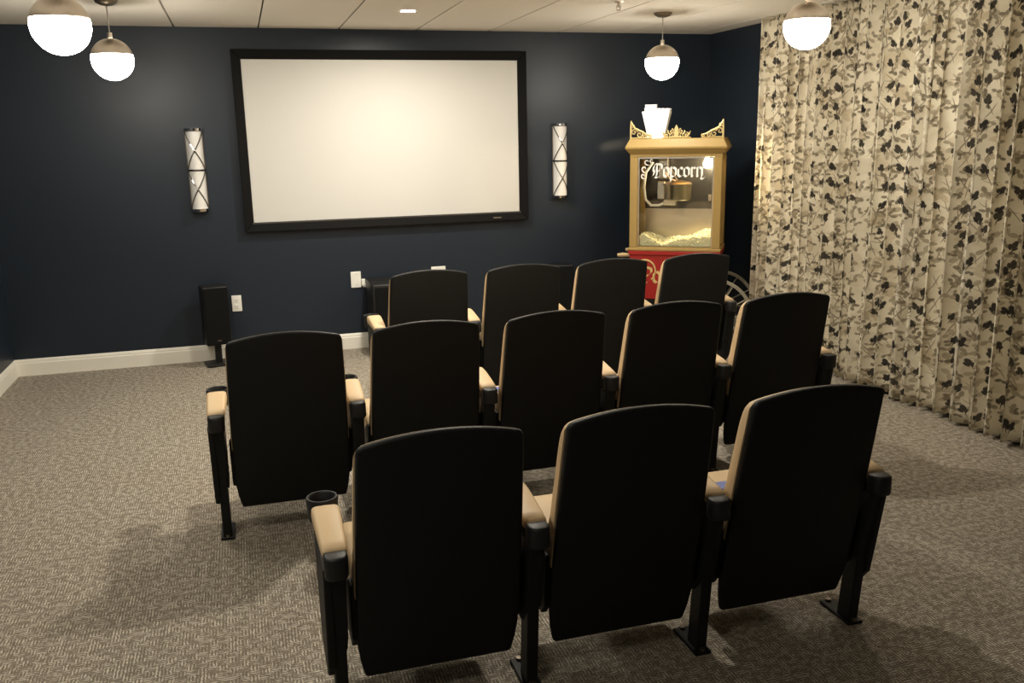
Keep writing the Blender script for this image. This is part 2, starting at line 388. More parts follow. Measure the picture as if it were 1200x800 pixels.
# ------------------------------------------------------------------ pendants
def pendant(x, y, z, label):
    t = thing('pendant_lamp', label, 'pendant lamp', (x, y, z), 0, 'globe pendant lamps')
    R = 0.122; cut = 0.24
    phi0 = math.asin(cut)
    prof = [(R * math.cos(a), R * math.sin(a)) for a in [phi0 - (phi0 + PI / 2) * k / 16 for k in range(17)]]
    prof[-1] = (0.0002, -R)
    part('glass_globe', MB().lathe(prof, 36), 'globe', t, smooth=True, doubles=True)
    rc = R + 0.002
    cp = [(R - 0.004, R * cut - 0.002), (rc * math.cos(phi0), rc * math.sin(phi0) - 0.002)]
    cp += [(rc * math.cos(a), rc * math.sin(a)) for a in [phi0 + (1.42 - phi0) * k / 12 for k in range(13)]]
    part('metal_cap', MB().lathe(cp, 36), 'nickel', t, smooth=True)
    part('neck', MB().cyl((0, 0, R - 0.004), (0, 0, R + 0.034), 0.015, 0.014, 20), 'nickel', t, smooth=True)
    part('cord', MB().cyl((0, 0, R + 0.03), (0, 0, H - z - 0.02), 0.0035, n=8), 'cord', t)
    part('canopy', MB().lathe([(0.012, H - z - 0.034), (0.035, H - z - 0.030), (0.060, H - z - 0.016), (0.068, H - z - 0.002), (0.068, H - z), (0.001, H - z)], 28), 'bronze', t, smooth=True)
pendant(0.0, -1.30, 2.225, 'lit globe pendant over the carpet, nearest the navy wall beside the screen sconce')
pendant(0.0, -3.02, 2.225, 'lit globe pendant beside the end of the five-seat row away from the curtains')
pendant(0.0, -4.74, 2.225, 'added out-of-view globe pendant beside the rear seat row, away from the curtains')  # assumed lamp out of view, added to brighten the near-left carpet
pendant(0.0, -6.46, 2.225, 'added out-of-view globe pendant over the open carpet behind the rear seat row')  # second assumed lamp, unseen, added for more light on the near carpet
pendant(3.690, -1.27, 2.225, 'lit globe pendant hanging in front of the popcorn machine')
pendant(3.680, -3.04, 2.275, 'lit globe pendant hanging in front of the patterned curtains')

def downlight(y, label):
    dl = thing('recessed_downlight', label, 'ceiling light', (1.866, y, H), 0, 'round recessed downlights')
    part('trim_ring', MB().lathe([(0.048, -0.001), (0.050, -0.006), (0.062, -0.004), (0.066, 0.0), (0.048, 0.0)], 28), 'plate', dl, smooth=True)
    part('lens', MB().lathe([(0.0005, -0.005), (0.03, -0.004), (0.049, -0.001)], 28), 'downlight', dl, smooth=True)
downlight(-1.122, 'small round lit downlight in the ceiling in front of the screen')
downlight(-2.80, 'small round lit downlight in the ceiling between the front and middle seat rows')
sp = thing('fire_sprinkler', 'small metal sprinkler head on the ceiling near the popcorn machine pendant', 'sprinkler', (3.15, -1.72, H))
part('escutcheon', MB().lathe([(0.001, -0.006), (0.02, -0.006), (0.032, 0.0), (0.001, 0.0)], 18), 'nickel', sp, smooth=True)
part('sprinkler_body', MB().cyl((0, 0, -0.004), (0, 0, -0.035), 0.008).tube([(0.012, 0, -0.02), (0.014, 0, -0.035), (0.004, 0, -0.052)], 0.003, 6).tube([(-0.012, 0, -0.02), (-0.014, 0, -0.035), (-0.004, 0, -0.052)], 0.003, 6), 'nickel', sp)
part('deflector', MB().cyl((0, 0, -0.051), (0, 0, -0.054), 0.016), 'nickel', sp)

# ------------------------------------------------------------------ wall plates
def outlet(x, z, label):
    t = thing('wall_outlet', label, 'outlet', (x, 0, z), 0)
    part('cover_plate', MB().box((0, -0.004, 0), (0.076, 0.008, 0.130)), 'plate', t, bevel=0.003)
    for s in (-1, 1):
        rc = part('receptacle', MB().box((0, -0.0085, s * 0.026), (0.036, 0.004, 0.032)), 'plate', t, bevel=0.0015, seg=1)
        part('socket_slot', MB().box((-0.007, -0.0106, s * 0.026 + 0.003), (0.003, 0.001, 0.010)).box((0.007, -0.0106, s * 0.026 + 0.003), (0.003, 0.001, 0.008)).cyl((0, -0.0101, s * 0.026 - 0.009), (0, -0.0111, s * 0.026 - 0.009), 0.003, n=8), 'black_steel', rc)
    return t
outlet(0.576, 0.452, 'white duplex outlet on the navy wall beside the slim black speaker')
t = thing('wall_plate', 'blank white wall plate beside the black subwoofer', 'wall plate', (1.540, 0, 0.584))
part('cover_plate', MB().box((0, -0.005, 0), (0.084, 0.010, 0.134)), 'plate', t, bevel=0.003)
part('plate_screw', MB().cyl((0, -0.0095, 0.045), (0, -0.0115, 0.045), 0.004, n=8), 'bolt', t); part('plate_screw', MB().cyl((0, -0.0095, -0.045), (0, -0.0115, -0.045), 0.004, n=8), 'bolt', t)
part('plug_adapter', MB().box((0.058, -0.016, -0.024), (0.030, 0.030, 0.055)).box((0.066, -0.012, -0.050), (0.024, 0.02, 0.03)), 'plate', t, bevel=0.003)
t = thing('wall_plate', 'wide white double wall plate peeking over the first front-row seat', 'wall plate', (2.243, 0, 0.588))
part('cover_plate', MB().box((0, -0.004, 0), (0.125, 0.008, 0.130)), 'plate', t, bevel=0.003)
for s in (-1, 1): part('rocker_switch', MB().box((s * 0.024, -0.009, 0), (0.034, 0.006, 0.066)), 'plate', t, bevel=0.002, seg=1)

# ------------------------------------------------------------------ speakers and subwoofer
def speaker(x, y, rz, label):
    t = thing('slim_speaker', label, 'speaker', (x, y, 0), rz, 'slim speakers below the screen')
    part('base_plate', MB().box((0, 0, 0.010), (0.21, 0.19, 0.020)), 'speaker', t, bevel=0.004)
    part('stand_post', MB().box((0.0, 0.02, 0.095), (0.050, 0.035, 0.155)), 'speaker', t, bevel=0.004)
    part('cabinet', MB().box((0, 0.0, 0.402), (0.195, 0.17, 0.465)), 'speaker', t, bevel=0.016, seg=3, smooth=True)
    g = part('grille', MB().box((0, -0.088, 0.402), (0.178, 0.010, 0.445)), 'grille', t, bevel=0.004)
    part('grille_badge', MB().box((0, -0.0938, 0.21), (0.03, 0.002, 0.008)), 'bronze', g)
    return t
speaker(0.410, -0.165, 0.20, 'slim black speaker on a short stand beside the white outlet')
speaker(3.300, -0.165, -0.20, 'slim black speaker on a short stand near the popcorn machine')
t = thing('subwoofer', 'black subwoofer box against the wall behind the first front-row seat', 'subwoofer', (1.79, -0.26, 0))
part('cabinet', MB().box((0, 0, 0.325), (0.36, 0.40, 0.55)), 'speaker', t, bevel=0.010, smooth=True)
part('grille', MB().box((0, -0.205, 0.36), (0.32, 0.014, 0.44)), 'grille', t, bevel=0.004)
for sx in (-1, 1):
    for sy in (-1, 1): part('foot', MB().cyl((sx * 0.14, sy * 0.15, 0), (sx * 0.14, sy * 0.15, 0.055), 0.022, 0.026), 'black_steel', t)

# ------------------------------------------------------------------ curtains
def curtain(name, y0, y1, label, ph):
    """pleated panel hanging in the plane x = 4.665, from y0 to y1"""
    L = y0 - y1; n = int(L / 0.0085); rows = 34; zb, zt = 0.014, H - 0.003
    rng = random.Random(ph)
    # irregular pleat phase
    wl = [0.105 + 0.06 * rng.random() for _ in range(200)]
    k = 0; acc = 0.0
    while acc < L: acc += wl[k]; k += 1
    wl = [w * L / acc for w in wl]
    am = [0.70 + 0.40 * rng.random() for _ in range(400)]
    verts = []; faces = []; uvs = []
    cols = []
    pos = 0.0; idx = 0; start = 0.0
    for i in range(n + 1):
        s = L * i / n
        while s > start + wl[idx] + 1e-9: start += wl[idx]; idx += 1
        cols.append((s, idx, (s - start) / wl[idx]))
    arc = 0.0; arcs = []
    prev = None
    for i, (s, ix, f) in enumerate(cols):
        x = -0.062 * am[ix] * math.cos(2 * PI * f)
        if prev: arc += math.hypot(s - prev[0], x - prev[1])
        prev = (s, x); arcs.append(arc)
    for r in range(rows + 1):
        v = r / rows; z = zb + (zt - zb) * v
        for i, (s, ix, f) in enumerate(cols):
            w0 = 0.5 - 0.5 * math.cos(2 * PI * f)
            a = (am[ix] * (1 - w0) + am[ix] * w0) * (0.074 - 0.026 * v ** 1.5)
            c = math.cos(2 * PI * f + 0.35 * math.sin(2.2 * v + ix * 1.7))
            fold = 2.0 * (0.5 + 0.5 * c) ** 1.5 - 0.9
            x = 4.668 - a * fold + 0.010 * math.sin(1.3 * s + 2.5 * v + ph)
            yy = y0 - s + 0.012 * math.sin(2 * PI * 2 * f) + 0.018 * (1 - v) * math.sin(3.1 * s + ph) * min(1, s * 6) * min(1, (L - s) * 6)
            dz = (0.008 * math.sin(9 * s + ph) + 0.012 * (1 - w0)) if r == 0 else 0.0
            x = min(x, XR - 0.025)
            verts.append((x, yy, z + max(0, dz))); uvs.append((arcs[i] + ph * 1.37, z))
    m = n + 1
    for r in range(rows):
        for i in range(n): faces.append((r * m + i, r * m + i + 1, (r + 1) * m + i + 1, (r + 1) * m + i))
    me = bpy.data.meshes.new(name); me.from_pydata(verts, [], faces)
    ul = me.uv_layers.new(name='UVMap')
    for lp in me.loops: ul.data[lp.index].uv = uvs[lp.vertex_index]
    for p in me.polygons: p.use_smooth = True
    me.materials.append(M['curtain'])
    o = link(name, None); 
    tag(o, label, 'curtain', 'magnolia print curtain panels'); o.location = (0, 0, 0)
    c = link('fabric_panel', me, o)
    sm = c.modifiers.new('thickness', 'SOLIDIFY'); sm.thickness = 0.003
    return o
ct = curtain('window_curtain', -1.07, -2.49, 'beige curtain panel with black magnolia print, nearest the popcorn machine', 1)
c2 = curtain('window_curtain', -2.50, -6.2, 'wide beige curtain panel with black magnolia print, beside the rear seat rows', 2)
# ------------------------------------------------------------------ theatre seats
LEAN = 0.21
def yb(z): return (0.95 - z) * LEAN
WPROF = [(0.13, 0.230), (0.19, 0.243), (0.25, 0.250), (0.45, 0.249), (0.65, 0.246), (0.80, 0.241), (0.90, 0.237), (1.2, 0.237)]
def sw(z):
    """half width of the back shell at height z"""
    for (a, p), (b, q) in zip(WPROF, WPROF[1:]):
        if z <= b: return p + (q - p) * max(0, z - a) / (b - a)
    return 0.237
def ztop(x): return 0.950 - 0.026 * (abs(x) / 0.215) ** 2
def back_outline():
    right = [(sw(z), z) for z in (0.13, 0.19, 0.25, 0.45, 0.65, 0.80, 0.898)]
    r = 0.024
    right += [(0.237 - r + r * math.cos(PI / 2 * k / 6), 0.900 + r * math.sin(PI / 2 * k / 6)) for k in range(1, 6)]
    top = [(0.213 * (1 - 2 * k / 12), ztop(0.213 * (1 - 2 * k / 12))) for k in range(13)]
    return right + top + [(-x, z) for x, z in right[::-1]]
def make_seat_meshes():
    D = {}
    ol = back_outline()
    D['back_shell'] = MB().prism(ol, lambda x, z: (x, yb(z), z), lambda x, z: (x, yb(z) + 0.030, z)).mesh('back_shell', 'black_plastic', bevel=0.011, seg=3, smooth=True, angle=60)
    # cushion
    mb = MB(); NU, NV = 28, 26
    def tf(v):
        pts = [(0, 0.0), (0.015, 0.10), (0.05, 0.155), (0.12, 0.150), (0.22, 0.105), (0.36, 0.078), (0.6, 0.070), (0.85, 0.064), (0.93, 0.055), (0.975, 0.036), (1.0, 0.0)]
        for (a, p), (b, q) in zip(pts, pts[1:]):
            if v <= b: return p + (q - p) * (v - a) / (b - a)
        return 0
    def pt(u, v, front):
        z0 = 0.415; w = sw(z0 + v * 0.5) + 0.004; x = w * u
        zt = ztop(x) - 0.001 - 0.022 * max(0, (abs(x) - (w - 0.028)) / 0.028) ** 2
        z = z0 + v * (zt - z0)
        t_ = tf(v) * (max(0.0, 1 - abs(u) ** 14)) ** 0.30 if front else 0.0
        return (x, yb(z) + 0.026 + t_, z)
    us = [math.sin(PI / 2 * (2 * i / NU - 1)) for i in range(NU + 1)]
    vsx = [0, 0.008, 0.02, 0.04, 0.08, 0.12, 0.17, 0.22, 0.28, 0.34, 0.42, 0.5, 0.58, 0.66, 0.74, 0.82, 0.87, 0.91, 0.94, 0.965, 0.985, 0.995, 1.0]
    for front in (True, False):
        base = len(mb.v); vs = [pt(u, v, front) for v in vsx for u in us]; m = NU + 1
        mb.add(vs, [(j * m + i, j * m + i + 1, (j + 1) * m + i + 1, (j + 1) * m + i) for j in range(len(vsx) - 1) for i in range(NU)])
    D['back_cushion'] = mb.mesh('back_cushion', 'vinyl', smooth=True, doubles=True)
    rx = Matrix.Rotation(math.radians(5.5), 3, 'X')
    D['seat_cushion'] = MB().box((0, 0.385, 0.378), (0.486, 0.45, 0.095), rx).mesh('seat_cushion', 'vinyl', bevel=0.026, seg=4, smooth=True)
    D['seat_pan'] = MB().box((0, 0.365, 0.290), (0.44, 0.40, 0.10), rx @ Matrix.Diagonal((1, 1, -1)), taper=0.86).mesh('seat_pan', 'black_plastic', bevel=0.012, seg=2, smooth=True)
    D['hinge_bracket'] = MB().prism([(0.105, 0.455), (0.175, 0.445), (0.34, 0.36), (0.36, 0.28), (0.30, 0.225), (0.165, 0.225), (0.125, 0.27)], lambda y, z: (-0.011, y, z), lambda y, z: (0.011, y, z)).mesh('hinge_bracket', 'black_steel', bevel=0.004, seg=1)
    # armrest
    D['armrest'] = MB().box((0, 0.235, 0.560), (0.066, 0.40, 0.048)).mesh('armrest', 'black_arm', bevel=0.010, seg=2, smooth=True)
    mb = MB(); n = 16; prof = []
    stations = [(0.052, 0.033, 0.596), (0.060, 0.036, 0.606), (0.10, 0.038, 0.612), (0.18, 0.041, 0.622), (0.26, 0.0435, 0.630), (0.31, 0.0445, 0.630), (0.33, 0.043, 0.624), (0.337, 0.038, 0.612)]
    for y, hw, zt in stations:
        for k in range(n):
            a = 2 * PI * k / n; cx = math.copysign(abs(math.cos(a)) ** 0.45, math.cos(a)); cz = math.copysign(abs(math.sin(a)) ** 0.45, math.sin(a))
            zm = (zt + 0.575) / 2; mb.v.append((hw * cx, y, zm + (zt - zm) * cz))
    for j in range(len(stations) - 1):
        for k in range(n): mb.f.append((j * n + k, j * n + (k + 1) % n, (j + 1) * n + (k + 1) % n, (j + 1) * n + k))
    mb.f += [tuple(range(n)), tuple(range((len(stations) - 1) * n, len(stations) * n))]
    D['arm_pad'] = mb.mesh('arm_pad', 'vinyl', smooth=True)
    D['arm_end_cap'] = MB().prism([(-0.034, 0.06), (0.034, 0.06), (0.034, 0.025), (0.029, 0.010), (0.016, 0.000), (-0.016, 0.000), (-0.029, 0.010), (-0.034, 0.025)], lambda x, y: (x, y, 0.528), lambda x, y: (x, y, 0.598)).mesh('arm_end_cap', 'black_arm', bevel=0.008, seg=2, smooth=True, angle=60)
    D['cup_holder'] = MB().lathe([(0.040, 0.602), (0.044, 0.607), (0.049, 0.607), (0.052, 0.600), (0.046, 0.530), (0.001, 0.528), (0.001, 0.534), (0.040, 0.538)], 28, (0, 0.447, 0), closed=True).mesh('cup_holder', 'black_arm', smooth=True)
    # leg: leaning rectangular tube, foot plate, inner support panel
    def slab(x0, x1, prof): return MB().prism(prof, lambda y, z: (x0, y, z), lambda y, z: (x1, y, z))
    D['leg'] = slab(-0.019, 0.019, [(0.065, 0.53), (0.135, 0.53), (0.185, 0.012), (0.115, 0.012)]).mesh('leg', 'black_steel', bevel=0.004, seg=1)
    D['foot_plate'] = MB().box((0, 0.185, 0.006), (0.060, 0.170, 0.012)).mesh('foot_plate', 'black_steel', bevel=0.002, seg=1)
    D['bolt'] = MB().cyl((0, 0.112, 0.012), (0, 0.112, 0.022), 0.011, n=6).mesh('bolt', 'bronze')
    D['bolt_front'] = MB().cyl((0, 0.258, 0.012), (0, 0.258, 0.020), 0.011, n=6).mesh('bolt', 'bronze')
    D['support_panel'] = slab(-0.026, 0.026, [(0.035, 0.535), (0.30, 0.535), (0.28, 0.40), (0.25, 0.235), (0.145, 0.225), (0.085, 0.30)]).mesh('support_panel', 'black_plastic', bevel=0.006, seg=2)
    D['end_panel'] = slab(-0.012, 0.012, [(0.030, 0.555), (0.36, 0.555), (0.35, 0.42), (0.31, 0.21), (0.28, 0.185), (0.125, 0.165), (0.090, 0.21)]).mesh('end_panel', 'black_plastic', bevel=0.005, seg=2)
    D['arm_screw'] = MB().cyl((-0.014, 0.062, 0.520), (-0.014, 0.050, 0.520), 0.005, n=8).cyl((0.014, 0.062, 0.520), (0.014, 0.050, 0.520), 0.005, n=8).mesh('arm_screw', 'bolt')
    D['seat_tag'] = MB().box((0, 0, 0), (0.075, 0.055, 0.003), rx).mesh('seat_tag', 'blue')
    return D
SM = make_seat_meshes()
def seat(x, y, label, group, left=False, end_l=False, end_r=False, tagged=None):
    t = thing('theater_seat', label, 'seat', (x, y, 0), 0, group)
    link('back_shell', SM['back_shell'], t); link('back_cushion', SM['back_cushion'], t)
    DY = 0.040
    sc = link('seat_cushion', SM['seat_cushion'], t, (0, DY, 0)); link('seat_pan', SM['seat_pan'], t, (0, DY, 0))
    if tagged:
        g = link('seat_tag', SM['seat_tag'], sc, (tagged[0], tagged[1] - DY, 0.4275 + (tagged[1] - DY - 0.385) * 0.0963)); g['label'] = 'small blue tag lying on the seat cushion'
    for s in (-1, 1): link('hinge_bracket', SM['hinge_bracket'], t, (s * 0.252, DY, 0))
    for s in ((-1, 1) if left else (1,)):
        ax = 0.294 if s > 0 else -0.304
        a = link('armrest', SM['armrest'], t, (ax, DY, 0))
        for k in ('arm_pad', 'arm_end_cap', 'cup_holder', 'arm_screw'): link(k, SM[k], a)
        lg = link('leg', SM['leg'], t, (ax, DY, 0))
        link('foot_plate', SM['foot_plate'], lg); link('bolt', SM['bolt'], lg); link('bolt', SM['bolt_front'], lg)
        link('support_panel', SM['support_panel'], t, (ax, DY, 0))
        if (s < 0 and end_l) or (s > 0 and end_r): link('end_panel', SM['end_panel'], t, (ax + s * 0.026, DY, 0))
    return t
ordn = ['', 'second', 'third', 'fourth']
FR, MR, RR = 'front row of four theater seats', 'middle row of five theater seats', 'rear row of three theater seats'
fl = ['black-backed tan seat ending the four-seat front row, beside the subwoofer', 'black-backed tan seat, second from the subwoofer in the four-seat front row', 'black-backed tan seat, second from the popcorn machine in the four-seat front row', 'black-backed tan seat ending the four-seat front row, in front of the popcorn machine']
for k in range(4): seat(1.732 + 0.602 * k, -2.185, fl[k], FR, k == 0, k == 0, k == 3)
ml = ['black-backed tan seat ending the five-seat middle row, farthest from the curtains', 'black-backed tan seat, fourth from the curtains in the five-seat middle row', 'black-backed tan seat in the exact middle of the five-seat middle row', 'black-backed tan seat, second from the curtains in the five-seat middle row', 'black-backed tan seat ending the five-seat middle row, nearest the curtains']
for k in range(5): seat(0.804 + 0.606 * k, -3.69, ml[k], MR, k == 0, k == 0, k == 4, (-0.150, 0.575) if k == 2 else None)
rl = ['black-backed tan seat ending the three-seat rear row, farthest from the curtains', 'black-backed tan seat in the middle of the three-seat rear row', 'black-backed tan seat ending the three-seat rear row, nearest the curtains, blue tag on cushion']
for k in range(3): seat(1.154 + 0.606 * k, -5.16, rl[k], RR, k == 0, k == 0, k == 2, (-0.055, 0.51) if k == 2 else None)

# ------------------------------------------------------------------ blackletter lettering (broad nib strokes)
GLY = {
 'P': (0.95, [[(0.30, 1.36), (0.20, 1.01), (0.24, 0.42), (0.18, 0.10), (0.02, 0.00)], [(-0.10, 1.09), (0.08, 1.36), (0.42, 1.34), (0.72, 1.22), (0.76, 0.91), (0.52, 0.66), (0.26, 0.60)], [(-0.10, 1.09), (-0.16, 0.76), (-0.04, 0.52), (-0.14, 0.17), (-0.30, 0.04)], [(0.02, 0.00), (0.22, -0.08), (0.42, 0.02)]]),
 'o': (0.74, [[(0.02, 0.86), (0.02, 0.20), (0.26, 0.0)], [(0.02, 0.86), (0.27, 1.0), (0.52, 0.80), (0.52, 0.18), (0.26, 0.0)]]),
 'p': (0.76, [[(0.02, 1.04), (0.02, -0.46), (-0.08, -0.56)], [(0.02, 0.84), (0.28, 1.0), (0.54, 0.80), (0.54, 0.18), (0.28, 0.0), (0.02, 0.10)]]),
 'c': (0.62, [[(0.46, 0.80), (0.28, 1.0), (0.02, 0.80), (0.02, 0.20), (0.24, 0.0), (0.46, 0.14)]]),
 'r': (0.58, [[(-0.04, 0.92), (0.06, 1.0), (0.06, 0.10), (0.16, 0.0)], [(0.06, 0.78), (0.26, 1.0), (0.42, 0.84)]]),
 'n': (0.80, [[(-0.04, 0.92), (0.06, 1.0), (0.06, 0.08), (0.14, 0.0)], [(0.06, 0.80), (0.30, 1.0), (0.54, 0.82), (0.54, 0.10), (0.44, -0.14), (0.66, -0.26), (0.80, -0.05)]]),
}
def lettering(text, size, fn, nib=0.25, thick=0.0015):
    """fn(s, z, off) -> point; off is distance out of the surface"""
    mb = MB(); x = 0.0; nv = (nib * math.cos(0.72) / 2, nib * math.sin(0.72) / 2)
    for ch in text:
        adv, strokes = GLY[ch]
        for st in strokes:
            for (ax, az), (bx, bz) in zip(st, st[1:]):
                q = [(ax - nv[0], az - nv[1]), (ax + nv[0], az + nv[1]), (bx + nv[0], bz + nv[1]), (bx - nv[0], bz - nv[1])]
                q = [((x + a) * size, b * size) for a, b in q]
                mb.prism(q, lambda s, z: fn(s, z, 0.0), lambda s, z: fn(s, z, thick))
        x += adv
    return mb, x * size

# ------------------------------------------------------------------ popcorn cart and machine (local x = along front, -y = towards viewer)
PF = (3.953, -1.0); PA = -math.radians(34.3); DEP = 0.42; HW = 0.358
cart = thing('popcorn_cart', 'red popcorn cart with gold lettering and spoked wheels in the corner', 'popcorn cart', (PF[0], PF[1], 0), PA)
part('cart_body', MB().box((0, DEP / 2, 0.590), (2 * HW - 0.006, DEP - 0.01, 0.36)), 'red', cart, bevel=0.006)
part('cart_top', MB().box((0, DEP / 2, 0.786), (2 * HW + 0.014, DEP + 0.014, 0.034)), 'red', cart, bevel=0.004, seg=1)
part('under_frame', MB().box((0, DEP / 2, 0.392), (2 * HW - 0.04, DEP - 0.04, 0.04)), 'black_steel', cart, bevel=0.004, seg=1)
for sy in (0.03, DEP - 0.03):
    part('leg', MB().box((-HW + 0.05, sy, 0.19), (0.035, 0.035, 0.38)), 'black_steel', cart, bevel=0.003, seg=1)
    h = part('handle', MB().tube([(-HW + 0.02, sy + (0.01 if sy < 0.2 else -0.01), 0.762), (-HW - 0.06, sy, 0.764), (-HW - 0.100, sy, 0.760)], [0.014, 0.018, 0.014], 12), 'wood', cart, smooth=True)
part('axle', MB().cyl((0.335, -0.055, 0.300), (0.335, DEP + 0.015, 0.300), 0.012), 'black_steel', cart)
for wy in (-0.045, DEP + 0.012):
    wh = part('wheel', MB().lathe([(0.274, -0.011), (0.300, -0.011), (0.300, 0.011), (0.274, 0.011)], 40, closed=True), 'wheelgrey', cart, bevel=0.003, seg=1)
    wh.location = (0.335, wy, 0.300); wh.rotation_euler = (PI / 2, 0, 0)
    for k in range(12):
        a = 2 * PI * k / 12
        part('spoke', MB().cyl((0.03 * math.cos(a), 0.03 * math.sin(a), 0), (0.278 * math.cos(a), 0.278 * math.sin(a), 0), 0.007, 0.005, 8), 'wheelgrey', wh)
    part('hub', MB().lathe([(0.001, -0.025), (0.03, -0.022), (0.042, -0.012), (0.042, 0.012), (0.03, 0.022), (0.001, 0.025)], 20), 'wheelgrey', wh, smooth=True)
mb, wd = lettering('Popcorn', 0.092, lambda s, z, o: (-0.245 + s, 0.005 - 0.0005 - o, 0.545 + z))
part('cart_lettering', mb, 'goldink', cart)
# gold scroll sweeping over the big letter and a star
sc = MB()
def swirl(mb, c, r0, r1, a0, a1, y, r, n=26):
    mb.tube([(c[0] + (r0 + (r1 - r0) * k / n) * math.cos(a0 + (a1 - a0) * k / n), y, c[1] + (r0 + (r1 - r0) * k / n) * math.sin(a0 + (a1 - a0) * k / n)) for k in range(n + 1)], [r * (0.4 + 0.6 * math.sin(PI * (0.1 + 0.8 * k / n))) for k in range(n + 1)], 6)
swirl(sc, (-0.235, 0.645), 0.080, 0.095, 2.6, -0.9, 0.003, 0.007)
swirl(sc, (-0.255, 0.655), 0.02, 0.050, -1.0, 3.4, 0.003, 0.005)
part('gold_scroll', sc, 'goldink', cart, smooth=True)
stp = []
for k in range(10):
    a = PI / 2 + PI * k / 5; r = 0.022 if k % 2 == 0 else 0.008; stp.append((-0.315 + r * math.cos(a), 0.715 + r * math.sin(a)))
part('gold_star', MB().prism(stp, lambda x, z: (x, 0.0045, z), lambda x, z: (x, 0.003, z)), 'goldink', cart)

pm = thing('popcorn_machine', 'gold-framed glass popcorn machine with lit interior on a red cart', 'popcorn machine', (PF[0], PF[1], 0.803), PA)
Z = lambda z: z - 0.803
def pbox(name, c, d, mat, parent=pm, **kw): return part(name, MB().box((c[0], c[1], Z(c[2])), d), mat, parent, **kw)
pbox('base_ledge', (0, DEP / 2, 0.815), (2 * HW + 0.016, DEP + 0.016, 0.022), 'gold', bevel=0.004, seg=1)
for sx in (-1, 1):
    for y in (0.030, DEP - 0.030):
        pbox('corner_post', (sx * (HW - 0.031), y, 1.185), (0.062, 0.060, 0.72), 'gold', bevel=0.004, seg=1)
pbox('top_rail', (0, 0.03, 1.5545), (2 * HW, 0.06, 0.021), 'gold'); pbox('bottom_rail', (0, 0.03, 0.831), (2 * HW, 0.06, 0.010), 'gold')
for sx in (-1, 1): pbox('side_rail', (sx * (HW - 0.03), DEP / 2, 1.5545), (0.06, DEP - 0.12, 0.021), 'gold')
# silver pane trim
for sx in (-1, 1): pbox('pane_trim', (sx * 0.291, 0.020, 1.19), (0.012, 0.014, 0.70), 'steel')
pbox('pane_trim', (0, 0.020, 1.536), (0.58, 0.014, 0.012), 'steel')
gp = pbox('front_pane', (0, 0.030, 1.19), (0.594, 0.005, 0.706), 'glass')
for sx in (-1, 1): pbox('side_pane', (sx * (HW - 0.03), DEP / 2, 1.19), (0.005, DEP - 0.12, 0.706), 'glass')
mb, wd = lettering('Popcorn', 0.0745, lambda s, z, o: (-0.165 + s, 0.0268 - o, Z(1.388) + z))
part('pane_lettering', mb, 'whiteink', gp)
# painted scrolls at the left of the pane
sc = MB()
for (cx, cz, r) in ((-0.245, 1.45, 0.030), (-0.225, 1.505, 0.026), (-0.255, 1.395, 0.022), (-0.19, 1.515, 0.018)):
    swirl(sc, (cx, Z(cz)), r * 0.2, r, 0, 5.2, 0.0265, 0.006)
part('pane_scroll', sc, 'whiteink', gp)
# back wall of the cabinet
pbox('back_panel', (0, DEP - 0.012, 1.325), (2 * HW - 0.12, 0.012, 0.44), 'darkpanel'); pbox('back_shelf', (0, DEP - 0.03, 0.965), (2 * HW - 0.12, 0.016, 0.28), 'steel')
pbox('floor_tray', (0, DEP / 2, 0.832), (2 * HW - 0.07, DEP - 0.06, 0.008), 'steel')
pbox('back_sill', (0, DEP - 0.035, 1.106), (2 * HW - 0.12, 0.02, 0.010), 'steel')
pbox('door_latch', (0.235, DEP - 0.025, 1.20), (0.025, 0.02, 0.05), 'steel', bevel=0.003, seg=1)
# roof
def ring(hw, y0, y1, z): return [(-hw, y0, Z(z)), (hw, y0, Z(z)), (hw, y1, Z(z)), (-hw, y1, Z(z))]
lv = [ring(HW, 0, DEP, 1.565), ring(0.392, -0.034, DEP + 0.034, 1.608), ring(0.392, -0.034, DEP + 0.034, 1.622), ring(0.362, -0.004, DEP + 0.004, 1.683)]
mb = MB(); mb.v = [p for r in lv for p in r]; mb.f = [(0, 1, 2, 3), (12, 13, 14, 15)] + [(4 * j + i, 4 * j + (i + 1) % 4, 4 * j + 4 + (i + 1) % 4, 4 * j + 4 + i) for j in range(3) for i in range(4)]
part('roof', mb, 'gold', pm, bevel=0.003, seg=1)
